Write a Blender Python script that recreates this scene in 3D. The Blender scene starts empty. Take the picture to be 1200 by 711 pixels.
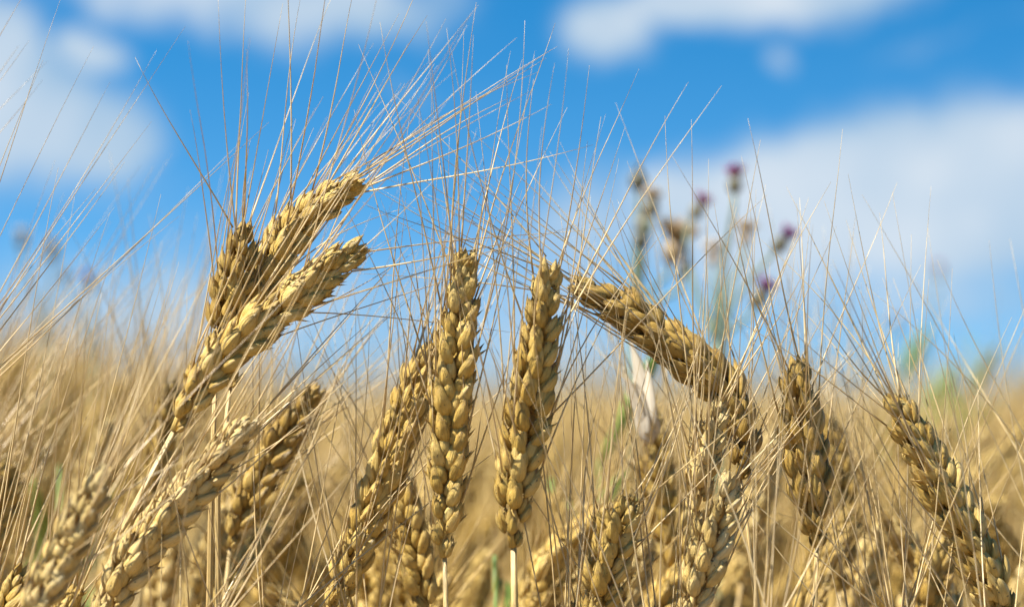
import bpy, math, random
import numpy as np
from mathutils import Vector, Matrix

R = math.radians
rng = random.Random(11)
SC = bpy.context.scene
COL = SC.collection

# ------------------------------------------------------------------ camera
PITCH, CAM_Z = 2.72, 0.90
FPX = 85.0 / 36.0 * 1200.0                      # focal length in photo pixels
cam_d = bpy.data.cameras.new('camera')
cam = bpy.data.objects.new('camera', cam_d)
COL.objects.link(cam)
cam.location = (0, 0, CAM_Z)
cam.rotation_euler = (R(90 + PITCH), 0, 0)
cam_d.lens, cam_d.sensor_width = 85, 36
cam_d.clip_start, cam_d.clip_end = 0.05, 6000
cam_d.dof.use_dof = True
cam_d.dof.focus_distance = 0.78
cam_d.dof.aperture_fstop = 8.0
SC.camera = cam

CP, SP = math.cos(R(PITCH)), math.sin(R(PITCH))
FWD, UPC = Vector((0, CP, SP)), Vector((0, -SP, CP))


def P(px, py, d):
    """the point that stands d metres ahead at photo pixel (px, py)"""
    return Vector((0, 0, CAM_Z)) + FWD * d + Vector((1, 0, 0)) * ((px - 600) / FPX * d) + UPC * ((355.5 - py) / FPX * d)


# ------------------------------------------------------------------ world, sun, exposure
SUN_AZ, SUN_EL = -115.0, 53.0
SKY_STRENGTH = 0.0535
world = bpy.data.worlds.new('World')
SC.world = world
world.use_nodes = True


class NT:
    """small node-tree writer"""
    def __init__(s, tree):
        s.t = tree
        tree.nodes.clear()

    def n(s, typ, **kw):
        x = s.t.nodes.new(typ)
        for k, v in kw.items():
            setattr(x, k, v)
        return x

    def l(s, a, b):
        s.t.links.new(a, b)

    def put(s, sock, v):
        if isinstance(v, bpy.types.NodeSocket):
            s.l(v, sock)
        else:
            sock.default_value = v

    def m(s, op, a, b=0.0, c=0.0, clamp=False):
        x = s.n('ShaderNodeMath', operation=op, use_clamp=clamp)
        s.put(x.inputs[0], a)
        s.put(x.inputs[1], b)
        s.put(x.inputs[2], c)
        return x.outputs[0]

    def mix(s, f, a, b, mode='MIX'):
        x = s.n('ShaderNodeMix', data_type='RGBA', blend_type=mode)
        s.put(x.inputs[0], f)
        s.put(x.inputs[6], a)
        s.put(x.inputs[7], b)
        return x.outputs[2]

    def noise(s, vec, scale, detail=2.0, rough=0.5, out=0):
        x = s.n('ShaderNodeTexNoise')
        if vec is not None:
            s.l(vec, x.inputs['Vector'])
        x.inputs['Scale'].default_value = scale
        x.inputs['Detail'].default_value = detail
        x.inputs['Roughness'].default_value = rough
        return x.outputs[out]

    def ramp(s, f, stops):
        x = s.n('ShaderNodeValToRGB')
        s.put(x.inputs[0], f)
        e = x.color_ramp.elements
        while len(e) < len(stops):
            e.new(0.5)
        for q, (p, c) in zip(e, stops):
            q.position = p
            q.color = c if len(c) == 4 else (*c, 1)
        return x.outputs[0]


w = NT(world.node_tree)
tc = w.n('ShaderNodeTexCoord')
dirv = tc.outputs['Generated']
sep = w.n('ShaderNodeSeparateXYZ')
w.l(dirv, sep.inputs[0])
# deeper blue starts lower in this sky than in the stock one: look a little higher into it
zz = w.m('ADD', w.m('MULTIPLY', w.m('MAXIMUM', sep.outputs[2], 0.0), 3.0), 0.10)
cmb = w.n('ShaderNodeCombineXYZ')
w.l(sep.outputs[0], cmb.inputs[0])
w.l(sep.outputs[1], cmb.inputs[1])
w.l(zz, cmb.inputs[2])
nrm = w.n('ShaderNodeVectorMath', operation='NORMALIZE')
w.l(cmb.outputs[0], nrm.inputs[0])
sky = w.n('ShaderNodeTexSky', sky_type='NISHITA')
sky.sun_disc = False
sky.sun_elevation = R(SUN_EL)
sky.sun_rotation = R(SUN_AZ)
sky.air_density, sky.dust_density, sky.ozone_density = 1.0, 0.3, 3.0
w.l(nrm.outputs[0], sky.inputs[0])
hs = w.n('ShaderNodeHueSaturation')
hs.inputs['Hue'].default_value = 0.488
hs.inputs['Saturation'].default_value = 1.95
hs.inputs['Value'].default_value = 1.30
w.l(sky.outputs[0], hs.inputs['Color'])
haze = w.m('POWER', 2.718, w.m('MULTIPLY', w.m('MAXIMUM', sep.outputs[2], 0.0), -15.0))
skycol = w.mix(w.m('MULTIPLY', haze, 0.92), w.mix(1.0, hs.outputs[0], (0.14, 1.06, 1.10, 1), 'MULTIPLY'), (2.9, 4.3, 5.6, 1))

az = w.m('ARCTAN2', sep.outputs[0], sep.outputs[1])
el = w.m('ARCSINE', sep.outputs[2])
# wind-torn edges
nz = w.noise(dirv, 26.0, 3.0, 0.55, out=1)
nsep = w.n('ShaderNodeSeparateColor')
w.l(nz, nsep.inputs[0])
az2 = w.m('ADD', az, w.m('MULTIPLY', w.m('SUBTRACT', nsep.outputs[0], 0.5), 0.040))
el2 = w.m('ADD', el, w.m('MULTIPLY', w.m('SUBTRACT', nsep.outputs[1], 0.5), 0.034))


def sky_dir(px, py):
    v = (P(px, py, 1.0) - Vector((0, 0, CAM_Z))).normalized()
    return math.atan2(v.x, v.y), math.asin(v.z)


CLOUDS = [  # cloud banks: photo pixel, half sizes in pixels, weight, tilt
    (-20, 90, 75, 75, 1.1, 0), (30, 150, 85, 60, 0.9, 20), (116, 62, 38, 26, 0.85, 0), (130, 165, 60, 42, 0.75, 20),
    (-90, 120, 110, 120, 1.0, 0), (40, 215, 150, 34, 0.35, 0),
    (250, -12, 150, 32, 0.70, 0), (400, 14, 130, 36, 0.80, 0), (520, -5, 70, 26, 0.5, 0), (120, -8, 60, 20, 0.3, 0),
    (715, 28, 44, 34, 0.95, 0), (800, 2, 90, 32, 0.9, 0), (910, -8, 120, 34, 0.95, 0), (1010, -14, 80, 22, 0.5, 0),
    (922, 72, 20, 16, 0.45, 0), (1110, 42, 130, 12, 0.26, 13), (1210, 18, 90, 14, 0.22, 13),
    (460, 106, 40, 20, 0.30, -20), (560, 110, 60, 16, 0.16, 0),
    (1105, 178, 78, 56, 1.2, 0), (1170, 185, 70, 60, 1.0, 0), (1010, 198, 95, 58, 1.15, 12), (905, 218, 90, 54, 1.05, 12), (800, 238, 85, 52, 0.85, 12), (700, 262, 90, 66, 0.60, 0),
    (1240, 235, 90, 78, 0.9, 0), (1080, 265, 170, 66, 1.0, 0), (900, 290, 170, 62, 0.8, 0), (990, 345, 210, 48, 0.62, 0), (1180, 340, 60, 42, 0.45, 0), (620, 330, 170, 60, 0.45, 0),
    (850, 370, 220, 50, 0.30, 0), (540, 390, 280, 85, 0.52, 0), (150, 385, 300, 75, 0.66, 0), (300, 290, 180, 50, 0.26, 0), (600, 210, 40, 30, 0.18, 0),
    (1350, 120, 110, 60, 0.7, 0), (-330, 60, 150, 90, 0.8, 0), (1600, 200, 190, 70, 0.8, 0), (-700, 180, 240, 80, 0.8, 0),
]
dens = None
for (cx, cy, sx, sy, amp, tilt) in CLOUDS:
    a0, e0 = sky_dir(cx, cy)
    ux = w.m('SUBTRACT', az2, a0)
    uy = w.m('SUBTRACT', el2, e0)
    if tilt:
        c_, s_ = math.cos(R(tilt)), math.sin(R(tilt))
        ux, uy = (w.m('ADD', w.m('MULTIPLY', ux, c_), w.m('MULTIPLY', uy, s_)),
                  w.m('SUBTRACT', w.m('MULTIPLY', uy, c_), w.m('MULTIPLY', ux, s_)))
    ux = w.m('MULTIPLY', ux, FPX / sx)
    uy = w.m('MULTIPLY', uy, FPX / sy)
    q = w.m('ADD', w.m('MULTIPLY', ux, ux), w.m('MULTIPLY', uy, uy))
    g = w.m('MULTIPLY', w.m('POWER', 2.718, w.m('MULTIPLY', w.m('POWER', q, 1.35), -0.6)), amp)
    dens = g if dens is None else w.m('MAXIMUM', w.m('ADD', w.m('MULTIPLY', dens, 0.55), w.m('MULTIPLY', g, 0.55)), w.m('MAXIMUM', dens, g))
# broken cloud over the rest of the sky, for the light it gives
hi = w.n('ShaderNodeMapRange', clamp=True)
w.l(w.m('ADD', w.noise(dirv, 2.6, 5.0, 0.6), w.m('MULTIPLY', sep.outputs[2], 0.25)), hi.inputs[0])
hi.inputs[1].default_value, hi.inputs[2].default_value = 0.60, 0.85
high = w.m('MULTIPLY', hi.outputs[0], w.m('GREATER_THAN', el, 0.26))
grain = w.m('MULTIPLY', w.m('SUBTRACT', w.noise(dirv, 24.0, 5.0, 0.6), 0.5), 1.5)
dsum = w.m('ADD', dens, w.m('MULTIPLY', grain, w.m('MINIMUM', w.m('MULTIPLY', dens, 1.3), 0.6)))
cov = w.n('ShaderNodeMapRange', interpolation_type='SMOOTHSTEP', clamp=True)
w.l(dsum, cov.inputs[0])
cov.inputs[1].default_value, cov.inputs[2].default_value = 0.08, 0.80
cover = w.m('MAXIMUM', cov.outputs[0], w.m('MULTIPLY', high, 0.25))
thick = w.n('ShaderNodeMapRange', clamp=True)
w.l(w.m('ADD', dens, w.m('MULTIPLY', w.m('SUBTRACT', w.noise(dirv, 16.0, 4.0), 0.5), 2.4)), thick.inputs[0])
thick.inputs[1].default_value, thick.inputs[2].default_value = 0.25, 1.35
ccol = w.mix(thick.outputs[0], (2.7, 3.95, 5.25, 1), (5.1, 5.6, 6.1, 1))
fin = w.mix(w.m('MULTIPLY', cover, 0.93), skycol, ccol)
bg = w.n('ShaderNodeBackground')
w.l(fin, bg.inputs[0])
bg.inputs[1].default_value = SKY_STRENGTH
wo = w.n('ShaderNodeOutputWorld')
w.l(bg.outputs[0], wo.inputs[0])

sun_d = bpy.data.lights.new('sun', 'SUN')
sun_d.energy, sun_d.angle, sun_d.color = 5.0, R(0.53), (1.0, 0.95, 0.86)
sun = bpy.data.objects.new('sun', sun_d)
COL.objects.link(sun)
S = Vector((math.cos(R(SUN_EL)) * math.sin(R(SUN_AZ)), math.cos(R(SUN_EL)) * math.cos(R(SUN_AZ)), math.sin(R(SUN_EL))))
sun.rotation_euler = (-S).to_track_quat('-Z', 'Y').to_euler()
sun.location = (-3, -1, 4)

vs = SC.view_settings
vs.view_transform, vs.look, vs.exposure, vs.gamma = 'Standard', 'None', 1.45, 1.0
vs.use_curve_mapping = False
SC.cycles.use_denoising = True
SC.cycles.max_bounces = 6
SC.cycles.diffuse_bounces = 4
SC.cycles.transmission_bounces = 4
SC.cycles.sample_clamp_indirect = 6.0


# ------------------------------------------------------------------ materials
def straw_material(name, pale, gold, brown, transl=0.24, streak=1.0, rough=0.43, object_random=True, tip=True):
    mat = bpy.data.materials.new(name)
    mat.use_nodes = True
    t = NT(mat.node_tree)
    at = t.n('ShaderNodeAttribute', attribute_name='tint')
    uv = t.n('ShaderNodeUVMap', uv_map='uv')
    us = t.n('ShaderNodeSeparateXYZ')
    t.l(uv.outputs[0], us.inputs[0])
    u, v = us.outputs[0], us.outputs[1]
    oi = t.n('ShaderNodeObjectInfo')
    co = t.n('ShaderNodeTexCoord')
    geo = t.n('ShaderNodeNewGeometry')
    r = t.m('ADD', t.m('MULTIPLY', at.outputs['Fac'], 0.56), t.m('MULTIPLY', oi.outputs['Random'], 0.42 if object_random else 0.0))
    blot = t.noise(geo.outputs['Position'], 420.0, 3.0, 0.6)
    f = t.m('ADD', t.m('MULTIPLY', r, 0.75), t.m('MULTIPLY', t.m('SUBTRACT', blot, 0.5), 0.9), clamp=True)
    col = t.ramp(f, [(0.0, pale), (0.50, gold), (1.0, brown)])
    # fine veins running along the husk
    vec = t.n('ShaderNodeCombineXYZ')
    t.l(t.m('MULTIPLY', u, 20.0 * streak), vec.inputs[0])
    t.l(t.m('MULTIPLY', v, 2.2), vec.inputs[1])
    t.l(t.m('MULTIPLY', r, 30.0), vec.inputs[2])
    vein = t.noise(vec.outputs[0], 1.0, 2.0, 0.6)
    col = t.mix(t.m('MULTIPLY', t.m('SUBTRACT', vein, 0.45), 1.6, clamp=True), col, t.mix(1.0, col, (0.52, 0.44, 0.34, 1), 'MULTIPLY'))
    if tip:   # weathered husk tips and small black mould specks
        tipf = t.n('ShaderNodeMapRange', clamp=True)
        t.l(t.m('ADD', v, t.m('MULTIPLY', t.m('SUBTRACT', blot, 0.5), 0.5)), tipf.inputs[0])
        tipf.inputs[1].default_value, tipf.inputs[2].default_value = 0.80, 1.02
        col = t.mix(t.m('MULTIPLY', tipf.outputs[0], t.m('MULTIPLY', at.outputs['Fac'], 0.8)), col, (0.16, 0.09, 0.035, 1))
        sp = t.noise(geo.outputs['Position'], 900.0, 1.0)
        spk = t.m('MULTIPLY', t.m('GREATER_THAN', sp, 0.725), 0.8)
        col = t.mix(spk, col, (0.05, 0.032, 0.018, 1))
    b = t.n('ShaderNodeBsdfPrincipled')
    t.l(col, b.inputs['Base Color'])
    b.inputs['Roughness'].default_value = rough
    b.inputs['Specular IOR Level'].default_value = 0.5
    bump = t.n('ShaderNodeBump')
    bump.inputs['Strength'].default_value = 0.9
    bump.inputs['Distance'].default_value = 0.0009
    t.l(vein, bump.inputs['Height'])
    t.l(bump.outputs[0], b.inputs['Normal'])
    tr = t.n('ShaderNodeBsdfTranslucent')
    t.l(t.mix(1.0, col, (1.0, 0.86, 0.55, 1), 'MULTIPLY'), tr.inputs[0])
    mx = t.n('ShaderNodeMixShader')
    mx.inputs[0].default_value = transl
    t.l(b.outputs[0], mx.inputs[1])
    t.l(tr.outputs[0], mx.inputs[2])
    o = t.n('ShaderNodeOutputMaterial')
    t.l(mx.outputs[0], o.inputs[0])
    return mat


PALE, GOLD, BROWN = (0.80, 0.59, 0.20), (0.63, 0.415, 0.090), (0.31, 0.175, 0.032)
M_HUSK = straw_material('ripe_husk', PALE, GOLD, BROWN)
M_HUSK_DARK = straw_material('weathered_husk', (0.66, 0.46, 0.13), (0.49, 0.31, 0.065), (0.22, 0.120, 0.024))
M_HUSK_PALE = straw_material('bleached_husk', (0.86, 0.68, 0.32), (0.75, 0.54, 0.18), (0.44, 0.26, 0.06))
M_WHITE = straw_material('white_husk', (0.88, 0.84, 0.72), (0.86, 0.80, 0.66), (0.80, 0.70, 0.54), transl=0.42, streak=0.5, tip=False)
M_AWN = straw_material('awn_straw', (0.86, 0.71, 0.42), (0.72, 0.54, 0.24), (0.42, 0.27, 0.10), transl=0.3, streak=0.2, rough=0.33, tip=False)
M_STEM = straw_material('stem_straw', (0.60, 0.44, 0.19), (0.48, 0.33, 0.115), (0.34, 0.21, 0.07), transl=0.08, streak=0.6, rough=0.42, tip=False)
M_BEARD = straw_material('soft_beard', (0.68, 0.49, 0.19), (0.54, 0.365, 0.11), (0.34, 0.21, 0.06), transl=0.25, streak=0.2, tip=False)
M_CROP = straw_material('crop_straw', (0.74, 0.55, 0.22), (0.59, 0.41, 0.13), (0.34, 0.215, 0.06), transl=0.22, object_random=False, tip=False)


def leaf_material(name, a, b_, transl=0.3, rough=0.5):
    mat = bpy.data.materials.new(name)
    mat.use_nodes = True
    t = NT(mat.node_tree)
    geo = t.n('ShaderNodeNewGeometry')
    n = t.noise(geo.outputs['Position'], 90.0, 4.0, 0.65)
    col = t.ramp(n, [(0.3, a), (0.7, b_)])
    b = t.n('ShaderNodeBsdfPrincipled')
    t.l(col, b.inputs['Base Color'])
    b.inputs['Roughness'].default_value = rough
    tr = t.n('ShaderNodeBsdfTranslucent')
    t.l(col, tr.inputs[0])
    mx = t.n('ShaderNodeMixShader')
    mx.inputs[0].default_value = transl
    t.l(b.outputs[0], mx.inputs[1])
    t.l(tr.outputs[0], mx.inputs[2])
    o = t.n('ShaderNodeOutputMaterial')
    t.l(mx.outputs[0], o.inputs[0])
    return mat


M_GREEN = leaf_material('green_leaf', (0.12, 0.20, 0.03), (0.24, 0.33, 0.06))
M_THSTEM = leaf_material('thistle_stem_green', (0.10, 0.14, 0.08), (0.17, 0.22, 0.13), 0.15)
M_PURPLE = leaf_material('purple_florets', (0.20, 0.04, 0.17), (0.34, 0.09, 0.28), 0.3)
M_MAROON = leaf_material('maroon_florets', (0.22, 0.02, 0.10), (0.38, 0.06, 0.20), 0.3)
M_BRACT = leaf_material('thistle_bracts', (0.055, 0.055, 0.03), (0.15, 0.13, 0.07), 0.1)
M_SEED = leaf_material('thistle_down', (0.42, 0.30, 0.16), (0.62, 0.48, 0.30), 0.4)
M_FLUFF = leaf_material('pale_thistle_down', (0.60, 0.52, 0.42), (0.75, 0.68, 0.58), 0.4)
M_SOIL = leaf_material('stubbly_soil', (0.11, 0.075, 0.042), (0.26, 0.18, 0.09), 0.0, 0.9)


# ------------------------------------------------------------------ mesh helpers
class Geo:
    """vertices, faces, per-vertex tint and (u, v), joined up and linked as ONE mesh"""
    def __init__(s):
        s.v, s.f, s.t, s.uv = [], [], [], []
        s.n = 0

    def add(s, v, f, t, uv):
        s.v.append(np.asarray(v, float).reshape(-1, 3))
        k = len(s.v[-1])
        s.f.extend([tuple(i + s.n for i in q) for q in f])
        s.t.append(np.broadcast_to(np.asarray(t, float), (k,)))
        s.uv.append(np.asarray(uv, float).reshape(-1, 2))
        s.n += k
        return s

    def join(s, g, M=None):
        v = np.concatenate(g.v)
        if M is not None:
            A = np.array(M)
            v = v @ A[:3, :3].T + A[:3, 3]
        return s.add(v, g.f, np.concatenate(g.t), np.concatenate(g.uv))

    def mesh(s, name, mat, smooth=True):
        me = bpy.data.meshes.new(name)
        V = np.concatenate(s.v)
        me.from_pydata(V.tolist(), [], s.f)
        me.polygons.foreach_set('use_smooth', [smooth] * len(me.polygons))
        a = me.attributes.new('tint', 'FLOAT', 'POINT')
        a.data.foreach_set('value', np.concatenate(s.t).astype(np.float32))
        uvl = me.uv_layers.new(name='uv')
        idx = np.empty(len(me.loops), dtype=np.int32)
        me.loops.foreach_get('vertex_index', idx)
        uvl.data.foreach_set('uv', np.concatenate(s.uv)[idx].astype(np.float32).ravel())
        me.materials.append(mat)
        me.update()
        return me


def link(name, data, parent=None, M=None):
    o = bpy.data.objects.new(name, data)
    COL.objects.link(o)
    if parent is not None:
        o.parent = parent
    if M is not None:
        o.matrix_basis = M
    return o


def thing(name, label, cat, loc=(0, 0, 0), group=None, rz=0.0):
    o = bpy.data.objects.new(name, None)
    o.empty_display_size = 0.05
    COL.objects.link(o)
    o.location = loc
    o.rotation_euler = (0, 0, rz)
    o['label'], o['category'] = label, cat
    if group:
        o['group'] = group
    return o


def tube(pts, radii, sides=6, tint=0.5, cap=True, flat=1.0):
    """a tapering tube along points, as a Geo"""
    pts = [Vector(p) for p in pts]
    n = len(pts)
    V, UV = [], []
    T = [(pts[min(i + 1, n - 1)] - pts[max(i - 1, 0)]).normalized() for i in range(n)]
    ref = Vector((1, 0, 0)) if abs(T[0].x) < 0.8 else Vector((0, 1, 0))
    nrm_ = (ref - T[0] * ref.dot(T[0])).normalized()
    for i in range(n):
        nrm_ = (nrm_ - T[i] * nrm_.dot(T[i])).normalized()
        bi = T[i].cross(nrm_)
        for k in range(sides):
            a = 2 * math.pi * k / sides
            V.append(pts[i] + (nrm_ * math.cos(a) + bi * math.sin(a) * flat) * radii[i])
            UV.append((k / sides, i / (n - 1)))
    F = []
    for i in range(n - 1):
        for k in range(sides):
            k2 = (k + 1) % sides
            F.append((i * sides + k, i * sides + k2, (i + 1) * sides + k2, (i + 1) * sides + k))
    if cap:
        F.append(tuple(range(sides - 1, -1, -1)))
        F.append(tuple((n - 1) * sides + k for k in range(sides)))
    return Geo().add([tuple(v) for v in V], F, tint, UV)


def spline(pts, n):
    """n points, evenly spaced, on a smooth curve through pts"""
    pts = [Vector(p) for p in pts]
    if len(pts) == 2:
        return [pts[0].lerp(pts[1], i / (n - 1)) for i in range(n)]
    e = [pts[0] * 2 - pts[1]] + pts + [pts[-1] * 2 - pts[-2]]
    d = []
    for i in range(1, len(e) - 2):
        a, b, c, f = e[i - 1], e[i], e[i + 1], e[i + 2]
        for k in range(24):
            t = k / 24
            d.append(0.5 * (2 * b + (c - a) * t + (2 * a - 5 * b + 4 * c - f) * t * t + (3 * b - a - 3 * c + f) * t ** 3))
    d.append(pts[-1])
    L = [0.0]
    for i in range(1, len(d)):
        L.append(L[-1] + (d[i] - d[i - 1]).length)
    out, j = [], 0
    for i in range(n):
        s = L[-1] * i / (n - 1)
        while j < len(d) - 2 and L[j + 1] < s:
            j += 1
        q = (s - L[j]) / max(1e-9, L[j + 1] - L[j])
        out.append(d[j].lerp(d[j + 1], min(1, max(0, q))))
    return out


# ------------------------------------------------------------------ wheat: husks, spikelets, awns
def husk(length, half_w, half_t, tint, keel=0.0, beak=0.0, curl=0.0, r=None, na=18, nl=12, wid=0.9):
    """one plump pointed husk, base at the origin, growing along +z, its back towards +x"""
    r = r or rng
    V, UV, F = [], [], []
    ph = r.uniform(0, 6.28)
    prof_n = (0.385 ** 0.5) * (0.615 ** wid)
    for i in range(nl):
        v = 0.015 + 0.985 * i / (nl - 1)
        rad = (v ** 0.5) * (max(0.0, 1 - v) ** wid) / prof_n
        rad = min(rad, 1.0)
        if beak and v > 0.74:
            rad = max(rad, beak * (1.02 - v) / 0.28)
        rad = max(rad, 0.03)
        xo = curl * length * (v * v) + 0.18 * half_t * math.sin(math.pi * v)
        for k in range(na):
            a = 2 * math.pi * k / na
            c_, s_ = math.cos(a), math.sin(a)
            x = half_t * c_ * (1.0 if c_ > 0 else 0.55)
            y = half_w * s_ * (1 + 0.06 * math.sin(3 * a + ph))
            rb = 1 + 0.035 * math.cos(7 * a + ph) * math.sin(math.pi * v)
            x, y = x * rb, y * rb
            kk = 1 + keel * math.exp(-((math.atan2(s_, c_) / 0.30) ** 2)) * (0.4 + v)
            V.append((rad * x * kk + xo, rad * y, v * length))
            UV.append((abs(2 * k / na - 1), v))
    for i in range(nl - 1):
        for k in range(na):
            k2 = (k + 1) % na
            F.append((i * na + k, i * na + k2, (i + 1) * na + k2, (i + 1) * na + k))
    F.append(tuple(range(na - 1, -1, -1)))
    F.append(tuple((nl - 1) * na + k for k in range(na)))
    return Geo().add(V, F, tint, UV)


def place(loc, tilt=0.0, fan=0.0, yaw=0.0):
    """tilt leans outwards (+x), fan leans to +y, yaw turns about its own length"""
    return Matrix.Translation(loc) @ Matrix.Rotation(R(fan), 4, 'X').inverted() @ Matrix.Rotation(R(tilt), 4, 'Y') @ Matrix.Rotation(R(yaw), 4, 'Z')


mm = 0.001


def spikelet_geo(r):
    """two glumes, two outer florets and a middle one; returns the Geo and the awn sockets (place, direction)"""
    g = Geo()
    socks = []
    j = lambda a: r.uniform(-a, a)
    for sgn in (-1, 1):
        L = r.uniform(10.8, 12.8) * mm
        M = place((1.0 * mm, sgn * 1.5 * mm, 0.9 * mm), 17 + j(4), sgn * (11 + j(3)), sgn * (38 + j(8)))
        g.join(husk(L, 2.3 * mm, 1.8 * mm, r.random(), keel=0.18, curl=-0.05, r=r, wid=1.25), M)
        tip_ = M @ Vector((-0.05 * L, 0, L * 0.985))
        socks.append((tip_, (M.to_3x3() @ Vector((-0.12, 0, 1))).normalized()))
        M2 = place((1.2 * mm, sgn * 2.1 * mm, -0.2 * mm), 14 + j(4), sgn * (17 + j(4)), sgn * (62 + j(10)))
        g.join(husk(r.uniform(7.8, 10.0) * mm, 2.35 * mm, 1.5 * mm, r.random(), keel=0.38, beak=0.26, curl=0.02, r=r, wid=0.72), M2)
    L = r.uniform(8.2, 10.4) * mm
    M = place((2.3 * mm, j(0.5) * mm, 3.2 * mm), 22 + j(4), j(5), j(20))
    g.join(husk(L, 2.1 * mm, 1.6 * mm, r.random(), keel=0.16, curl=-0.05, r=r, wid=1.2), M)
    socks.append((M @ Vector((-0.05 * L, 0, L * 0.985)), (M.to_3x3() @ Vector((-0.1, 0, 1))).normalized()))
    # the inner florets, half hidden against the rachis
    for sgn in (-1, 1):
        M = place((0.2 * mm, sgn * 1.6 * mm, 2.6 * mm), 8 + j(4), sgn * (6 + j(4)), sgn * (70 + j(20)))
        g.join(husk(r.uniform(8.5, 9.8) * mm, 2.2 * mm, 1.9 * mm, r.random(), keel=0.1, r=r, na=10, nl=9), M)
    # a loose papery scale or two between them
    for _ in range(4):
        M = place((2.0 * mm, j(2.2) * mm, r.uniform(1, 5) * mm), 30 + j(14), j(30), j(60))
        g.join(husk(r.uniform(5.5, 9.0) * mm, r.uniform(0.8, 1.4) * mm, 0.6 * mm, r.random(), keel=0.2, r=r, na=8, nl=8, wid=1.3), M)
    return g, socks


SPK = [spikelet_geo(random.Random(100 + k)) for k in range(8)]
NAWN = 10


def awn_geo(k):
    """a barbed bristle 100 mm long, thick at its base"""
    r = random.Random(300 + k)
    n = 12
    bend = r.uniform(-0.004, 0.013)
    wob, ph = r.uniform(0.0004, 0.0016), r.uniform(0, 6.28)
    kink = r.uniform(-0.004, 0.004) if r.random() < 0.4 else 0.0
    pts, rad = [], []
    for i in range(n):
        v = i / (n - 1)
        pts.append((bend * v * v + wob * math.sin(3.5 * v + ph) - wob * math.sin(ph),
                    wob * math.sin(2.5 * v + 2 * ph) - wob * math.sin(2 * ph) + kink * max(0, v - 0.55), 0.100 * v))
        rad.append((0.27 * (1 - v) ** 0.9 + 0.045) * mm)
    return tube(pts, rad, 4, np.repeat([r.random()], 4 * n))


AWN = [awn_geo(k) for k in range(NAWN)]
SPK_ME = {}
AWN_ME = [g.mesh('awn', M_AWN) for g in AWN]


def spk_mesh(k, mat):
    if (k, mat.name) not in SPK_ME:
        SPK_ME[(k, mat.name)] = SPK[k][0].mesh('spikelet', mat)
    return SPK_ME[(k, mat.name)]


def frame(z, x):
    z = z.normalized()
    x = (x - z * x.dot(z)).normalized()
    y = z.cross(x)
    return Matrix((x, y, z)).transposed().to_4x4()


def ear_layout(curve_pts, roll, r, size=1.0, pitch=4.0 * mm, awn_len=0.085, spread=15.0, up=0.10, keep=0.60, sag=None, loose=0.0):
    """rachis points plus [(spikelet index, matrix)], [(awn index, matrix)] along a curve, base to tip"""
    curve_pts = spline(curve_pts, 60)[:57]           # the last spikelet reaches on past the rachis
    L = sum((curve_pts[i + 1] - curve_pts[i]).length for i in range(56))
    n = max(8, int(round(L / (pitch * size ** 0.5))))
    path = spline(curve_pts, n + 1)
    tang = [(path[min(i + 1, n)] - path[max(i - 1, 0)]).normalized() for i in range(n + 1)]
    side = Vector((1, 0, 0))
    side = (side - tang[0] * side.dot(tang[0])).normalized()
    spk, awn, rach = [], [], []
    twist = r.uniform(-14, 14)
    for i in range(n):
        t = tang[i]
        side = (side - t * side.dot(t)).normalized()
        a = R(roll + twist * i / n)
        rad = side * math.cos(a) + t.cross(side) * math.sin(a)
        sg = 1 if i % 2 == 0 else -1
        out = rad * sg
        rach.append(path[i] + out * 0.55 * mm * size)
        v = i / (n - 1)
        sz = size * (0.60 + 0.46 * max(0.0, math.sin(math.pi * (0.16 + v * 0.80))) ** 0.8) * r.uniform(0.90, 1.09)
        if i < 3:
            sz *= 0.58 + 0.14 * i
        last = i >= n - 1
        lean = R(r.uniform(-4, 6) + loose * r.uniform(0, 16) + (-6 if v > 0.85 else 0))
        M = Matrix.Translation(path[i] + out * (0.5 * mm * size)) @ frame(t, out) @ Matrix.Rotation(lean, 4, 'Y') @ Matrix.Rotation(R(r.uniform(-9, 9)), 4, 'Z') @ Matrix.Scale(sz, 4)
        if last:
            M = Matrix.Translation(path[i]) @ frame(t, rad.cross(t)) @ Matrix.Rotation(R(-14), 4, 'Y') @ Matrix.Scale(sz * 1.05, 4)
        k = r.randrange(len(SPK))
        if not last and i > 2 and r.random() < 0.025:
            M = M @ Matrix.Scale(0.75, 4)
        spk.append((k, M))
        if i < 1:
            continue
        for q, (sp, sd) in enumerate(SPK[k][1]):
            if r.random() > (keep if q < 2 else keep * 0.5):
                continue
            p = M @ sp
            d0 = (M.to_3x3() @ sd).normalized()
            al = R(min(46.0, abs(r.gauss(spread, spread * 0.62)) + (6 if v > 0.8 else 0)))
            axis = (t + Vector((0, 0, up))).normalized()
            o2 = d0 - axis * d0.dot(axis)
            o2 = (o2.normalized() if o2.length > 1e-4 else out) + Vector((r.uniform(-.5, .5), r.uniform(-.5, .5), r.uniform(-.4, .4)))
            o2 = (o2 - axis * o2.dot(axis)).normalized()
            dr = axis * math.cos(al) + o2 * math.sin(al)
            ln = awn_len * (0.62 + 0.5 * math.sin(math.pi * min(1.0, 0.15 + 0.7 * v))) * r.uniform(0.72, 1.12)
            if r.random() < 0.07:
                ln *= 0.5
            cv = (o2 if r.random() < 0.65 else -o2) + Vector((r.uniform(-.6, .6), r.uniform(-.6, .6), r.uniform(-.3, .3)))
            A = Matrix.Translation(p - dr * 0.8 * mm) @ frame(dr, cv) @ Matrix.Diagonal((1, 1, ln / 0.100, 1))
            awn.append((r.randrange(NAWN), A))
    rach.append(path[n])
    return rach, spk, awn, tang[0]


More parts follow.
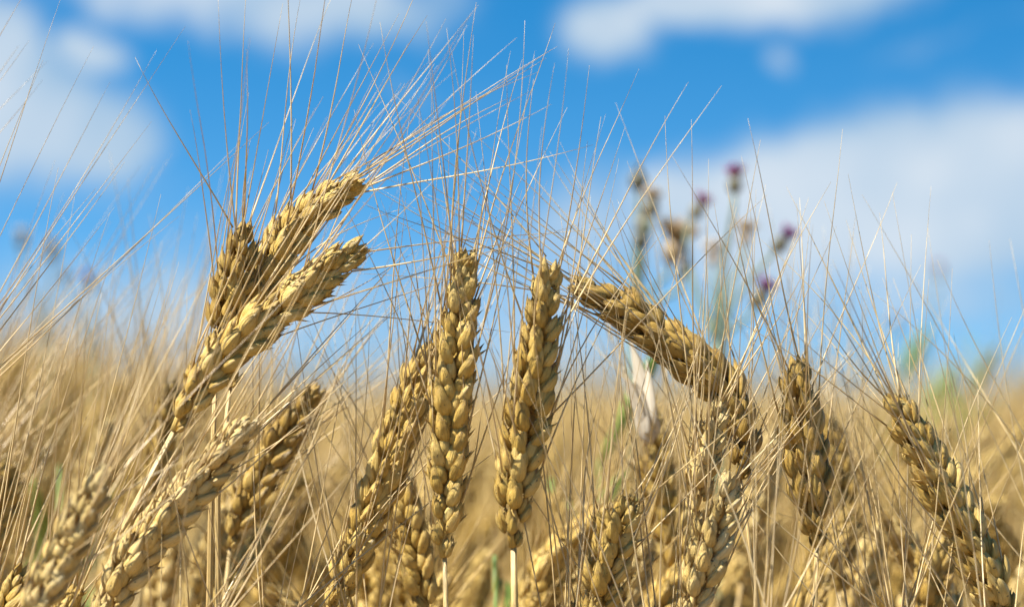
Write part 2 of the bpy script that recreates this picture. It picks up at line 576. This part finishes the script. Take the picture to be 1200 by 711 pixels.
def stem_path(base, t0, pts=None, ground=None, r=rng, n=26):
    """from the ear's foot back down to the soil"""
    if pts:
        ctrl = [base] + [Vector(p) for p in pts]
        d = (ctrl[-1] - ctrl[-2]).normalized()
        last = ctrl[-1]
    else:
        d = (-t0 * 1.0 + Vector((0, 0, -0.55))).normalized()
        last = base + d * 0.07
        ctrl = [base, base - t0 * 0.02 + Vector((0, 0, -0.004)), last]
    d2 = (d + Vector((0, 0, -1.1))).normalized()
    h = last.z
    g0 = ground or (last + d2 * 0.10)
    ctrl += [last + d2 * 0.10, Vector((g0.x + d.x * 0.03, g0.y + d.y * 0.03 + 0.01, h * 0.42)), Vector((g0.x + d.x * 0.02, g0.y + 0.015, -0.02))]
    return spline(ctrl, n)


def stem_geo(path, r0=1.25 * mm, r1=1.9 * mm, tint=0.3, sides=8):
    n = len(path)
    rad = []
    for i in range(n):
        v = i / (n - 1)
        q = r0 + (r1 - r0) * min(1, v * 2.2)
        if i in (11, 19):
            q *= 1.35
        if i < 3:
            q *= (0.62, 0.78, 0.92)[i]      # thins into the ear
        rad.append(q)
    return tube(path, rad, sides, tint)


def hero(label, ear, d, roll=0.0, stem=None, mat=None, seed=0, size=1.0, group='wheat stalks standing sharp in the front row', r0=1.12, leaf=0, **kw):
    """ear: photo pixels base to tip (a third number shifts the depth); every husk and bristle an object of its own"""
    r = random.Random(1000 + seed)
    mat = mat or M_HUSK
    pts = [P(q[0], q[1], d + (q[2] if len(q) > 2 else 0.0)) for q in ear]
    rach, spk, awn, t0 = ear_layout(pts, roll, r, size, **kw)
    sp = [P(q[0], q[1], d + (q[2] if len(q) > 2 else 0.0)) for q in stem] if stem else None
    path = stem_path(rach[0], t0, sp, r=r)
    foot = Vector((path[-1].x, path[-1].y, 0.0))
    root = thing('wheat_stalk', label, 'wheat', foot, group)
    link('stem', stem_geo([p - foot for p in path], r0 * mm, 1.5 * mm, r.uniform(0.1, 0.7)).mesh('stem', M_STEM), root)
    eo = link('ear', tube([p - foot for p in rach], [(1.6 if i == 0 else 1.2 - 0.6 * i / len(rach)) * mm for i in range(len(rach))], 7, r.random()).mesh('ear', mat), root)
    if leaf:
        a = path[3] - foot
        yaw, ln, nn = r.uniform(-0.6, 0.6) + (0 if leaf > 0 else math.pi), r.uniform(0.05, 0.075), 14
        lp = [a + Vector((math.cos(yaw) * ln * q / 13 + 3 * mm * math.sin(q * 0.9), math.sin(yaw) * ln * 0.5 * q / 13, ln * (0.75 * q / 13 - 1.15 * (q / 13) ** 2))) for q in range(nn)]
        link('leaf', tube(lp, [max(0.3, 2.6 * math.sin(math.pi * min(1, 0.14 + 0.86 * q / 13)) ** 0.7 * r.uniform(0.75, 1.15)) * mm for q in range(nn)], 7, r.random(), flat=0.16).mesh('leaf', M_STEM), root)
    T = Matrix.Translation(-foot)
    for k, M in spk:
        link('spikelet', spk_mesh(k, mat), eo, T @ M)
    for k, M in awn:
        link('awn', AWN_ME[k], eo, T @ M)
    return root, eo, foot


# ------------------------------------------------------------------ ground
gm = Geo()
xs = np.concatenate([[-2500, -600, -120], np.linspace(-30, 30, 31), [120, 600, 2500]])
ys = np.concatenate([[-400, -60], np.linspace(-6, 54, 31), [150, 700, 3500]])
gv = [(x, y, 0.015 * math.sin(x * 1.7 + y) * math.cos(y * 0.9) if abs(x) < 40 and -8 < y < 60 else 0.0) for y in ys for x in xs]
nx = len(xs)
gf = [(j * nx + i, j * nx + i + 1, (j + 1) * nx + i + 1, (j + 1) * nx + i) for j in range(len(ys) - 1) for i in range(nx - 1)]
gm.add(gv, gf, 0.5, [(0, 0)] * len(gv))
go = link('ground', gm.mesh('ground', M_SOIL))
go['kind'] = 'structure'

# ------------------------------------------------------------------ the sharp ears in front
FR = 'wheat stalks standing sharp in the front row'
hero('tall golden wheat ear leaning right, its pale tip highest of all the ears', [(268, 452), (288, 385), (318, 312), (362, 250), (424, 208, -0.004)], 0.795, 35, [(258, 520), (255, 600), (256, 730)], seed=1, size=1.02, spread=15, up=0.25)
hero('short upright brown wheat ear just left of the tallest leaning ear', [(252, 430), (262, 385), (274, 330), (288, 262)], 0.785, 60, [(249, 520), (247, 620), (245, 740)], M_HUSK_DARK, seed=2, size=0.98, spread=23, up=0.2, loose=0.5)
hero('plump wheat ear leaning right on a bowed straw stem crossing lower left', [(203, 503), (238, 448), (278, 402), (340, 352), (428, 284)], 0.765, 20, [(190, 522), (160, 580), (128, 660), (106, 730)], seed=3, leaf=-1, size=1.05, spread=17, up=0.05, r0=1.5)
hero('bright bleached wheat ear slanting up from the bottom left corner', [(112, 738), (150, 668), (205, 596), (255, 540), (300, 488)], 0.755, 40, None, M_HUSK_PALE, seed=4, size=1.06, spread=17, up=0.0)
hero('pale slim wheat ear leaning right nearest the left edge', [(20, 760), (48, 700), (84, 630), (126, 545)], 0.70, 70, None, M_HUSK_PALE, seed=5, size=0.86, spread=16, group=FR)
hero('dark wheat ear leaning right behind the bright bleached ear', [(268, 640), (290, 590), (322, 528), (374, 455)], 0.845, 10, [(262, 680), (258, 740)], M_HUSK_DARK, seed=6, leaf=1, size=1.0, spread=14)
hero('broad wheat ear leaning right, dark on its right side, left of the upright centre ear', [(388, 725), (412, 660), (446, 570), (476, 485), (504, 400)], 0.800, 75, None, seed=8, size=1.12, spread=15, up=0.15)
hero('upright wheat ear in the centre with two clear rows of plump husks', [(519, 652), (521, 590), (529, 470), (537, 380), (547, 290)], 0.768, 4, [(520, 672), (522, 700), (523, 740)], seed=10, size=1.04, spread=12, up=0.25)
hero('upright wheat ear with spiky right edge, right neighbour of the centre ear', [(600, 640), (602, 600), (612, 520), (627, 430), (645, 308)], 0.762, 35, [(601, 660), (603, 690), (604, 740)], seed=11, leaf=1, size=1.05, spread=18, up=0.2, loose=0.6, r0=1.55)
hero('drooping wheat ear arching up to the left over its bent stem', [(866, 560), (871, 520), (852, 466), (803, 416), (735, 366), (668, 330)], 0.795, 50, [(868, 600), (876, 650), (888, 720)], M_HUSK_DARK, seed=12, leaf=1, size=1.05, spread=13, up=0.12, loose=0.4)
hero('stocky dark wheat ear standing upright on a knotty stem right of the drooping ear', [(957, 640), (950, 585), (942, 510), (936, 425)], 0.780, 65, [(957, 665), (955, 700), (953, 740)], M_HUSK_DARK, seed=15, leaf=1, size=1.10, spread=22, up=0.2, loose=0.7)
hero('long wheat ear leaning left, running off the bottom right corner', [(1188, 750), (1160, 680), (1122, 605), (1082, 530), (1038, 462)], 0.775, 55, None, seed=16, size=1.07, spread=18, up=0.25, loose=0.8)
hero('ragged wheat ear rising from the bottom edge right of the spiky upright ear', [(694, 740), (706, 690), (718, 640), (734, 585)], 0.765, 40, None, seed=19, size=1.06, spread=18, loose=0.9)
hero('pale sparse wheat ear rising from the bottom edge below the drooping ear', [(800, 740), (818, 685), (836, 620), (856, 560)], 0.765, 25, None, M_HUSK_PALE, seed=13, size=0.95, spread=14, loose=0.7)

# ------------------------------------------------------------------ ears a little behind, going soft
SG = 'wheat stalks going soft just behind the front row'
hero('small blurred wheat ear in the gap right of the dark slanting ear', [(306, 735), (326, 670), (346, 612), (368, 556)], 1.02, 20, None, seed=7, size=1.0, spread=14, group=SG)
hero('low wheat ear tucked under the left side of the centre ear', [(504, 735), (494, 690), (482, 635), (468, 560)], 0.83, 15, None, seed=9, size=1.05, spread=16, group=SG)
hero('slim pale wheat ear crossing in front of the drooping ear', [(812, 612), (820, 570), (830, 520), (842, 470)], 0.772, 30, [(810, 660), (806, 740)], M_HUSK_PALE, seed=14, size=0.82, spread=14, group=SG)
wr, wear, wfoot = hero('blurred wheat ear topped by a papery white husk under the drooping ear', [(800, 700), (786, 625), (774, 570), (768, 520), (763, 480)], 0.885, 20, None, M_HUSK, seed=17, size=1.0, spread=13, group=SG)
hero('blurred wheat ear close behind the stocky dark upright ear', [(982, 690), (985, 620), (978, 550), (968, 485)], 0.93, 30, None, M_HUSK_DARK, seed=18, size=1.1, spread=18, group=SG)
hero('dim wheat ear low at the bottom right below the long leaning ear', [(1086, 745), (1090, 700), (1100, 640)], 0.86, 20, None, M_HUSK_DARK, seed=20, size=1.1, spread=20, group=SG)
hero('blurred pale wheat ear between the drooping ear and the stocky dark ear', [(868, 680), (880, 620), (896, 560), (910, 500)], 1.0, 45, None, M_HUSK_PALE, seed=21, size=1.0, spread=16, group=SG)
hero('soft wheat ear lying low and slanting right behind the spiky ear stem', [(604, 712), (640, 666), (676, 632), (722, 594)], 0.90, 30, None, seed=22, size=1.1, spread=16, group=SG)
hero('dark blurred wheat ear cut off by the left edge', [(-26, 690), (-14, 640), (0, 590), (10, 548)], 0.90, 30, None, M_HUSK_DARK, seed=23, size=1.05, spread=18, group=SG)
hero('dark soft wheat ear tip showing left of the plump leaning ear', [(176, 600), (184, 550), (192, 500), (200, 448)], 0.92, 30, None, M_HUSK_DARK, seed=24, size=0.9, spread=16, group=SG)

# papery white husk on the soft ear: a folded, hollow sheath
hk = Geo()
hb, ht = P(766, 522, 0.87), P(743, 408, 0.865)
ax = (ht - hb)
hr = random.Random(4)
for q in range(7):
    a_ = ax * hr.uniform(0.55, 1.0) + Vector((hr.uniform(-4, 4), hr.uniform(-3, 3), 0)) * mm
    hk.join(husk(a_.length, hr.uniform(2.8, 4.4) * mm, hr.uniform(0.6, 1.0) * mm, hr.random(), keel=0.35, curl=hr.uniform(-.06, .03), r=hr, na=10, nl=12, wid=1.1),
            Matrix.Translation(hb - wfoot + ax * hr.uniform(0, 0.22) + Vector((hr.uniform(-3, 3), hr.uniform(-2, 2), 0)) * mm) @ frame(a_, Vector((hr.uniform(-1.6, -0.4), -1, 0.3))))
ho = link('papery_husk', hk.mesh('papery_husk', M_WHITE), wr)
ho['label'] = 'white papery dry husk'

# ------------------------------------------------------------------ stalks whose ears stand outside or below the frame and send bristles in
EG = 'wheat stalks whose bristles reach in from the edges'
OFF = [
    ('wheat stalk at the left edge with long pale bristles fanning up and right', [(-190, 640), (-150, 570), (-105, 500), (-60, 430)], 0.80, 14, 0.13),
    ('wheat stalk at the left edge with blurred bristles slanting over the field', [(-150, 720), (-110, 660), (-60, 590), (-20, 520)], 0.90, 14, 0.13),
    ('wheat stalk at the left edge with bristles crossing high before the white cloud', [(-190, 420), (-190, 350), (-150, 290), (-110, 230)], 0.83, 9, 0.085),
    ('wheat stalk under the bottom left corner with steep bristles', [(30, 860), (48, 790), (70, 730), (90, 690)], 0.76, 12, 0.12),
    ('wheat stalk below the frame with bristles rising left of the centre ear', [(430, 880), (428, 820), (422, 770), (414, 722)], 0.80, 14, 0.12),
    ('wheat stalk below the frame with bristles rising right of the spiky ear', [(660, 880), (664, 820), (668, 770), (676, 716)], 0.77, 13, 0.13),
    ('wheat stalk at the right edge with bristles spreading up and left', [(1262, 760), (1248, 690), (1238, 620), (1226, 550)], 0.82, 18, 0.12),
    ('wheat stalk below the frame with tall bristles right of the stocky dark ear', [(1030, 900), (1030, 840), (1026, 780), (1022, 728)], 0.79, 16, 0.13),
    ('wheat stalk under the bottom left corner with bristles crossing the pale slim ear', [(-60, 860), (-30, 790), (0, 725), (30, 665)], 0.79, 14, 0.12),
    ('wheat stalk below the frame with bristles crossing the bright bleached ear', [(190, 880), (200, 820), (216, 770), (240, 718)], 0.74, 16, 0.11),
    ('wheat stalk below the frame with bristles rising by the twin straw stems', [(300, 900), (308, 840), (316, 780), (330, 725)], 0.78, 16, 0.12),
    ('wheat stalk below the frame with bristles crossing the pale sparse ear', [(770, 900), (774, 840), (770, 780), (764, 725)], 0.76, 16, 0.11),
    ('wheat stalk below the bottom right corner with pale bristles left of the long ear', [(1075, 900), (1072, 840), (1062, 780), (1050, 722)], 0.76, 18, 0.12),
    ('wheat stalk below the bottom right corner with bristles crossing the long leaning ear', [(1190, 930), (1186, 870), (1174, 810), (1160, 755)], 0.75, 16, 0.13),
    ('wheat stalk very close below the frame with blurred bristles at the lower right', [(880, 930), (890, 860), (905, 790), (915, 740)], 0.725, 14, 0.12),
]
for i, (lb, ear, d, spd, al) in enumerate(OFF):
    hero(lb, ear, d, 30 + 17 * i, None, seed=60 + i, size=1.05, spread=spd, awn_len=al, up=0.15, group=EG)


# ------------------------------------------------------------------ the crop behind: 300 stalks one can still tell apart
def crop_template(k):
    """stem, ear and beard of one blurred stalk, foot at the origin, ear top near z = 1"""
    r = random.Random(500 + k)
    lean = r.uniform(0.2, 1.0) * (1 if r.random() < 0.62 else -1)
    a = lean * r.uniform(0.03, 0.055)
    ear = [(a * 0.2, 0, 0.905), (a * 0.5, 0, 0.935), (a * 1.0, 0, 0.968), (a * 1.8, 0, 1.0)]
    rach, spk, awn, t0 = ear_layout([Vector(p) for p in ear], r.uniform(0, 90), r, 1.05, spread=17, keep=0.36, loose=0.3)
    base = rach[0]
    path = spline([base, base - t0 * 0.05, Vector((0, 0, 0.62)), Vector((0.004, 0.004, 0.3)), Vector((0, 0, -0.02))], 22)
    eg, bgo = Geo(), Geo()
    eg.join(tube(rach, [1.0 * mm] * len(rach), 5, 0.5))
    for q, M in spk:
        eg.join(SPK[q][0], M)
    for q, M in awn:
        bgo.join(AWN[q], M)
    return (stem_geo(path, 1.3 * mm, 1.9 * mm, r.uniform(0.1, 0.7), 6).mesh('stem', M_STEM),
            eg.mesh('ear', (M_HUSK, M_HUSK, M_HUSK_DARK, M_HUSK_PALE)[k % 4]), bgo.mesh('beard', M_BEARD), leaf_geo(r).mesh('leaf', M_STEM), a)


def leaf_geo(r):
    """a dry strap leaf hanging off the stem"""
    h = r.uniform(0.55, 0.80)
    yaw = r.uniform(0, 6.28)
    ln = r.uniform(0.10, 0.18)
    n = 10
    pts = []
    for i in range(n):
        v = i / (n - 1)
        pts.append(Vector((math.cos(yaw) * ln * 0.6 * v, math.sin(yaw) * ln * 0.6 * v, h + ln * (0.55 * v - 0.95 * v * v))))
    return tube(pts, [max(0.3, 4.2 * math.sin(math.pi * min(1, 0.18 + 0.82 * i / (n - 1))) ** 0.7) * mm for i in range(n)], 6, 0.3, flat=0.14)


TEMPL = [crop_template(k) for k in range(10)]


def skyline(px):
    """photo row that the crop's tops reach at column px"""
    k = [(-200, 395), (0, 400), (90, 405), (200, 445), (330, 470), (480, 500), (620, 505), (760, 490), (900, 480), (1050, 475), (1200, 465), (1400, 470)]
    for (x0, y0), (x1, y1) in zip(k, k[1:]):
        if px <= x1:
            return y0 + (y1 - y0) * max(0, (px - x0)) / (x1 - x0)
    return 470


spots = []
rr = random.Random(77)
tries = 0
while len(spots) < 256 and tries < 20000:
    tries += 1
    d = math.sqrt(rr.uniform(0.97 ** 2, 2.25 ** 2))
    px = rr.uniform(-110, 1310)
    p = P(px, 500, d)
    if all((p.x - q[0]) ** 2 + (p.y - q[1]) ** 2 > 0.026 ** 2 for q in spots):
        lo = 60 if d < 1.25 else 10
        py = skyline(px) + lo + abs(rr.gauss(0, 75 if d < 1.4 else 55))
        spots.append((p.x, p.y, P(px, py, d).z))
for px in (352, 395, 452, 556, 575, 640, 668, 752, 790, 902, 1030, 1065, 1150, 1195, 60, 160, 210, 300, 330, 705):
    d = rr.uniform(0.87, 1.0)
    py = rr.uniform(575, 665)
    p = P(px, 500, d)
    spots.append((p.x, p.y, P(px, py, d).z))
protos = {}
for i, (x, y, ztip) in enumerate(spots):
    k = rr.randrange(len(TEMPL))
    sm, em, bm_, lm, a = TEMPL[k]
    lean_right = 0.0 if rr.random() < 0.7 else math.pi
    rz = rr.gauss(0, 0.7) + (lean_right if a > 0 else math.pi - lean_right)
    if k not in protos:
        o = thing('wheat_stalk', 'blurred golden wheat stalk in the crop behind the sharp ears', 'wheat', group='blurred wheat stalks in the crop')
        link('stem', sm, o)
        link('ear', em, o)
        link('beard', bm_, o)
        link('leaf', lm, o)
        protos[k] = o
    else:
        o = protos[k].copy()
        COL.objects.link(o)
        for ch in protos[k].children:
            c = ch.copy()
            COL.objects.link(c)
            c.parent = o
    o.location = (x, y, 0)
    o.rotation_euler = (rr.gauss(0, 0.05), rr.gauss(0, 0.05), rz)
    s = ztip
    o.scale = (1, 1, s)


# ------------------------------------------------------------------ the rest of the field, one mass
def low_stalk(r):
    V, F, T = [], [], []

    def prism(pts, rad, tint):
        b = len(V)
        for (x, y, z), q in zip(pts, rad):
            for k in range(3):
                a_ = 2.09 * k
                V.append((x + q * math.cos(a_), y + q * math.sin(a_), z))
                T.append(tint)
        for i in range(len(pts) - 1):
            for k in range(3):
                k2 = (k + 1) % 3
                F.append((b + 3 * i + k, b + 3 * i + k2, b + 3 * i + 3 + k2))
                F.append((b + 3 * i + k, b + 3 * i + 3 + k2, b + 3 * i + 3 + k))
    a = r.uniform(-0.05, 0.05)
    c = r.uniform(-0.03, 0.03)
    prism([(0, 0, 0.0), (0, 0, 0.6), (a * .2, c * .2, 0.91)], [1.8 * mm, 1.7 * mm, 1.3 * mm], r.random() * 0.6)
    for i in range(18):
        v = i / 17
        z = 0.905 + 0.095 * v
        x, y = a * (0.2 + 1.6 * v * v), c * (0.2 + 1.6 * v * v)
        an = r.uniform(0, 6.28)
        ox, oy = math.cos(an), math.sin(an)
        b = len(V)
        t_ = r.random()
        px_, py_ = -oy, ox
        V.extend([(x + ox * 1 * mm, y + oy * 1 * mm, z), (x + ox * 5 * mm + px_ * 2.2 * mm, y + oy * 5 * mm + py_ * 2.2 * mm, z + 4 * mm),
                  (x + ox * 5 * mm - px_ * 2.2 * mm, y + oy * 5 * mm - py_ * 2.2 * mm, z + 4 * mm), (x + ox * 1 * mm, y + oy * 1 * mm, z + 5 * mm),
                  (x + ox * 4.5 * mm, y + oy * 4.5 * mm, z + 11 * mm)])
        T.extend([t_] * 5)
        F.extend([(b, b + 1, b + 2), (b + 1, b + 4, b + 2), (b, b + 3, b + 1), (b, b + 2, b + 3), (b + 3, b + 4, b + 1), (b + 3, b + 2, b + 4)])
        if i % 2 == 0 or i > 13:
            l = r.uniform(0.07, 0.11)
            s_ = r.uniform(0.05, 0.4)
            prism([(x + ox * 4 * mm, y + oy * 4 * mm, z + 10 * mm), (x + ox * (4 * mm + l * s_) + a * l * 8, y + oy * (4 * mm + l * s_), z + 10 * mm + l * 0.95)],
                  [0.30 * mm, 0.06 * mm], r.random())
    return np.array(V), np.array(F), np.array(T)


def crop_mass(name, count, d0, d1, seed, half=0.30):
    r = random.Random(seed)
    LT = [low_stalk(random.Random(seed * 50 + k)) for k in range(12)]
    VV, FF, TT = [], [], []
    off = 0
    for _ in range(count):
        d = math.sqrt(r.uniform(d0 * d0, d1 * d1)) if d1 < 12 else d0 * (d1 / d0) ** r.random()
        x = r.uniform(-half, half) * d * 1.0 + r.uniform(-0.15, 0.15)
        px = 600 + x / d * FPX
        v, f, t = LT[r.randrange(12)]
        py = 476 + abs(r.gauss(0, 40 / max(1, d / 2.5))) + (10 if d > 6 else 0) - (45 * max(0, 1 - abs(px) / 330) if d < 5 else 0)
        zt = min(1.06, P(px, py, d).z) if d < 9 else CAM_Z + r.gauss(-0.02, 0.05)
        an = r.uniform(-1.2, 1.2)
        c_, s_ = math.cos(an), math.sin(an)
        q = v.copy()
        q[:, 0], q[:, 1] = v[:, 0] * c_ - v[:, 1] * s_ + x, v[:, 0] * s_ + v[:, 1] * c_ + d
        q[:, 2] *= zt
        VV.append(q)
        FF.append(f + off)
        TT.append(np.clip(t * 0.6 + r.random() * 0.4, 0, 1))
        off += len(v)
    V, F, T = np.concatenate(VV).astype(np.float32), np.concatenate(FF).astype(np.int32), np.concatenate(TT).astype(np.float32)
    me = bpy.data.meshes.new(name)
    me.vertices.add(len(V))
    me.vertices.foreach_set('co', V.ravel())
    me.loops.add(len(F) * 3)
    me.loops.foreach_set('vertex_index', F.ravel())
    me.polygons.add(len(F))
    me.polygons.foreach_set('loop_start', np.arange(0, len(F) * 3, 3, dtype=np.int32))
    me.polygons.foreach_set('loop_total', np.full(len(F), 3, dtype=np.int32))
    at = me.attributes.new('tint', 'FLOAT', 'POINT')
    at.data.foreach_set('value', T)
    uvl = me.uv_layers.new(name='uv')
    uvl.data.foreach_set('uv', np.tile(np.array([0.3, 0.4], np.float32), len(F) * 3))
    me.materials.append(M_CROP)
    me.update(calc_edges=True)
    me.validate()
    o = link(name, me)
    o['kind'] = 'stuff'
    o['label'] = 'ripe wheat field fading into a soft golden blur'
    o['category'] = 'wheat field'
    return o


crop_mass('wheat_field', 5200, 2.2, 30.0, 5)


# ------------------------------------------------------------------ thistles and weeds standing in the crop
def head_geo(kind, r, s):
    cup = Geo()
    n, na = 9, 12
    V, UV, F = [], [], []
    for i in range(n):
        v = i / (n - 1)
        q = 5.2 * mm * s * math.sin(math.pi * (0.06 + 0.80 * v)) ** 0.8
        for k in range(na):
            a = 2 * math.pi * k / na
            b = 1 + 0.10 * ((k + i) % 2)
            V.append((q * b * math.cos(a), q * b * math.sin(a), 13 * mm * s * v))
            UV.append((k / na, v))
    for i in range(n - 1):
        for k in range(na):
            k2 = (k + 1) % na
            F.append((i * na + k, i * na + k2, (i + 1) * na + k2, (i + 1) * na + k))
    F.append(tuple(range(na - 1, -1, -1)))
    F.append(tuple((n - 1) * na + k for k in range(na)))
    cup.add(V, F, 0.5, UV)
    tuft = Geo()
    num, ln, sp_ = {'bud': (40, 6, 12), 'flower': (110, 11, 34), 'seed': (110, 9, 40), 'down': (200, 13, 50)}[kind]
    for _ in range(num):
        a, b = r.uniform(0, 6.28), R(sp_ * math.sqrt(r.random()))
        dr = Vector((math.sin(b) * math.cos(a), math.sin(b) * math.sin(a), math.cos(b)))
        p0 = Vector((dr.x * 3 * mm * s, dr.y * 3 * mm * s, 11.5 * mm * s))
        l_ = ln * mm * s * r.uniform(0.75, 1.1)
        tuft.join(tube([p0, p0 + dr * l_ * 0.6, p0 + dr * l_ + Vector((r.uniform(-1, 1), r.uniform(-1, 1), 0)) * mm], [0.40 * mm * s, 0.5 * mm * s, 0.15 * mm * s], 3, r.random()))
    return cup, tuft


def lance_leaf(p, dr, ln, wd, droop, r):
    n = 9
    dr = dr.normalized()
    pts = [p + dr * ln * i / (n - 1) + Vector((0, 0, -droop * ln * (i / (n - 1)) ** 2)) for i in range(n)]
    return tube(pts, [max(0.25 * mm, wd * math.sin(math.pi * min(1, 0.1 + 0.9 * i / (n - 1))) ** 0.8 * (1.25 if i % 2 else 0.85)) for i in range(n)], 6, 0.4, flat=0.12)


def thistle(label, d, foot_px, heads, fork, leaves=8, sr=2.6, group='thistles rising above the crop', seed=0):
    """heads: (px, py, depth shift, kind, size, material, tilt x)"""
    r = random.Random(900 + seed)
    heads = [(a, b, c * 0.7, k, s_ * d / 1.72 if d < 1.5 else s_ * d / (2.55 if d < 2.5 else 4.6), m_, t_) for (a, b, c, k, s_, m_, t_) in heads]
    sr *= d / 1.85 if d < 1.5 else d / 2.4
    base = P(foot_px, 700, d)
    foot = Vector((base.x, base.y, 0))
    root = thing('thistle', label, 'thistle', foot, group)
    fk = P(fork[0], fork[1], d)
    main = spline([foot, foot.lerp(fk, 0.5) + Vector((0.006, 0.004, 0)), fk], 16)
    link('stem', tube([p - foot for p in main], [(sr * 1.5 - sr * 0.5 * i / 15) * mm for i in range(16)], 7, 0.4).mesh('stem', M_THSTEM), root)
    for (px, py, dz, kind, s, mt, tx) in heads:
        h = P(px, py, d + dz)
        dr = Vector((tx, r.uniform(-.2, .2), 1)).normalized()
        foot_h = h - dr * 9 * mm * s
        st = spline([fk, fk.lerp(foot_h, 0.55) + Vector((-tx * 0.012, 0, 0)), foot_h - dr * 0.006, foot_h + dr * 0.002], 12)
        bo = link('branch', tube([p - foot for p in st], [(sr - sr * 0.42 * i / 11) * mm for i in range(12)], 6, 0.4).mesh('branch', M_THSTEM), root)
        cup, tuft = head_geo(kind, r, s)
        fo = link('flower_head', cup.mesh('flower_head', M_SEED if kind == 'down' else M_BRACT), root, Matrix.Translation(foot_h - foot) @ frame(dr, Vector((1, 0.2, 0))))
        link('florets', tuft.mesh('florets', mt), fo)
    for k in range(leaves):
        v = 0.30 + 0.50 * k / max(1, leaves - 1)
        p = main[int(v * 15)] - foot
        a = r.uniform(0, 6.28)
        link('leaf', lance_leaf(p, Vector((math.cos(a), math.sin(a), 0.9)), r.uniform(0.06, 0.11), r.uniform(5, 8) * mm, 0.35, r).mesh('leaf', M_GREEN), root)
    return root


thistle('tall thistle with brown and tan seed heads behind the drooping ear', 1.36, 742, [
    (748, 208, 0.02, 'bud', 1.15, M_BRACT, 0.0), (763, 240, -0.02, 'seed', 1.1, M_SEED, 0.15), (754, 262, 0.0, 'bud', 1.2, M_SEED, 0.05),
    (751, 278, -0.05, 'bud', 1.0, M_BRACT, -0.1), (790, 290, 0.03, 'down', 1.45, M_SEED, 0.25), (800, 318, 0.0, 'seed', 0.7, M_SEED, 0.2)], (740, 390), seed=1)
thistle('thistle with a maroon bud high above pale downy heads, right of the brown one', 1.33, 838, [
    (861, 214, 0.0, 'flower', 1.0, M_MAROON, 0.05), (818, 245, 0.05, 'flower', 0.95, M_MAROON, 0.55), (874, 276, 0.05, 'down', 0.75, M_SEED, 0.1),
    (836, 300, 0.25, 'down', 0.9, M_FLUFF, 0.0)], (838, 400), seed=2, leaves=6)
thistle('thistle with two purple flowers on slanting stems behind the drooping ear', 1.30, 835, [
    (916, 284, 0.0, 'flower', 1.0, M_PURPLE, 0.8), (891, 347, 0.02, 'flower', 1.1, M_PURPLE, 0.6)], (842, 440), seed=3, leaves=6)
thistle('very blurred thistle with grey heads at the left, above the crop', 1.9, 60, [
    (25, 280, 0.0, 'seed', 1.1, M_FLUFF, 0.0), (61, 295, 0.0, 'seed', 1.2, M_SEED, 0.0)], (55, 400), seed=4, leaves=4, sr=1.8)
thistle('very blurred thistle with one purple flower near the left edge', 1.85, 112, [
    (104, 332, 0.0, 'flower', 1.0, M_PURPLE, -0.2), (76, 322, 0.0, 'bud', 0.9, M_BRACT, -0.1)], (108, 420), seed=5, leaves=3, sr=1.6)
thistle('faint far thistle with pinkish heads above the right side of the field', 3.1, 1080, [
    (1100, 318, 0.0, 'flower', 1.3, M_PURPLE, 0.0), (1050, 380, 0.0, 'flower', 1.1, M_MAROON, 0.0)], (1078, 440), seed=6, leaves=4, sr=1.5)


def weed(label, px, py, d, leaves, h, seed, wd=9):
    r = random.Random(700 + seed)
    top = P(px, py, d)
    foot = Vector((top.x, top.y + 0.01, 0))
    root = thing('green_weed', label, 'weed', foot, 'green weeds growing in the crop')
    path = spline([Vector((0, 0, -0.01)), Vector((0.004, 0, top.z * 0.5)), top - foot], 14)
    link('stem', tube(path, [(2.2 - 1.3 * i / 13) * mm for i in range(14)], 6, 0.4).mesh('stem', M_GREEN), root)
    for k in range(leaves):
        z = 1 - h * k / leaves
        p = path[min(13, int(13 * z))].lerp(path[min(12, max(0, int(13 * z) - 1))], r.random())
        a = k * 2.4 + r.uniform(-.4, .4)
        link('leaf', lance_leaf(p, Vector((math.cos(a), math.sin(a), 2.1)), r.uniform(0.05, 0.09), wd * mm * r.uniform(0.6, 1.0), 0.12, r).mesh('leaf', M_GREEN), root)
    return root


weed('green leafy weed deep in the crop near the left edge', 70, 545, 1.10, 9, 0.14, 1, 6)
weed('green leafy weed low in the crop below the spiky upright ear', 580, 650, 0.95, 9, 0.13, 2, 9)
weed('green leafy weed between the spiky upright ear and the white husk', 702, 540, 1.12, 14, 0.22, 3, 4.5)
weed('slender green weed behind the spiky upright ear', 646, 560, 1.08, 9, 0.16, 4, 7)
weed('tallest blurred green weed above the field at the far right', 1138, 392, 2.4, 12, 0.16, 5, 8)
weed('blurred green weed beside the tallest one above the field on the right', 1096, 425, 2.5, 12, 0.14, 6, 8)
weed('blurred bushy green weed left of the other two on the right skyline', 1058, 440, 2.45, 12, 0.13, 7, 8)
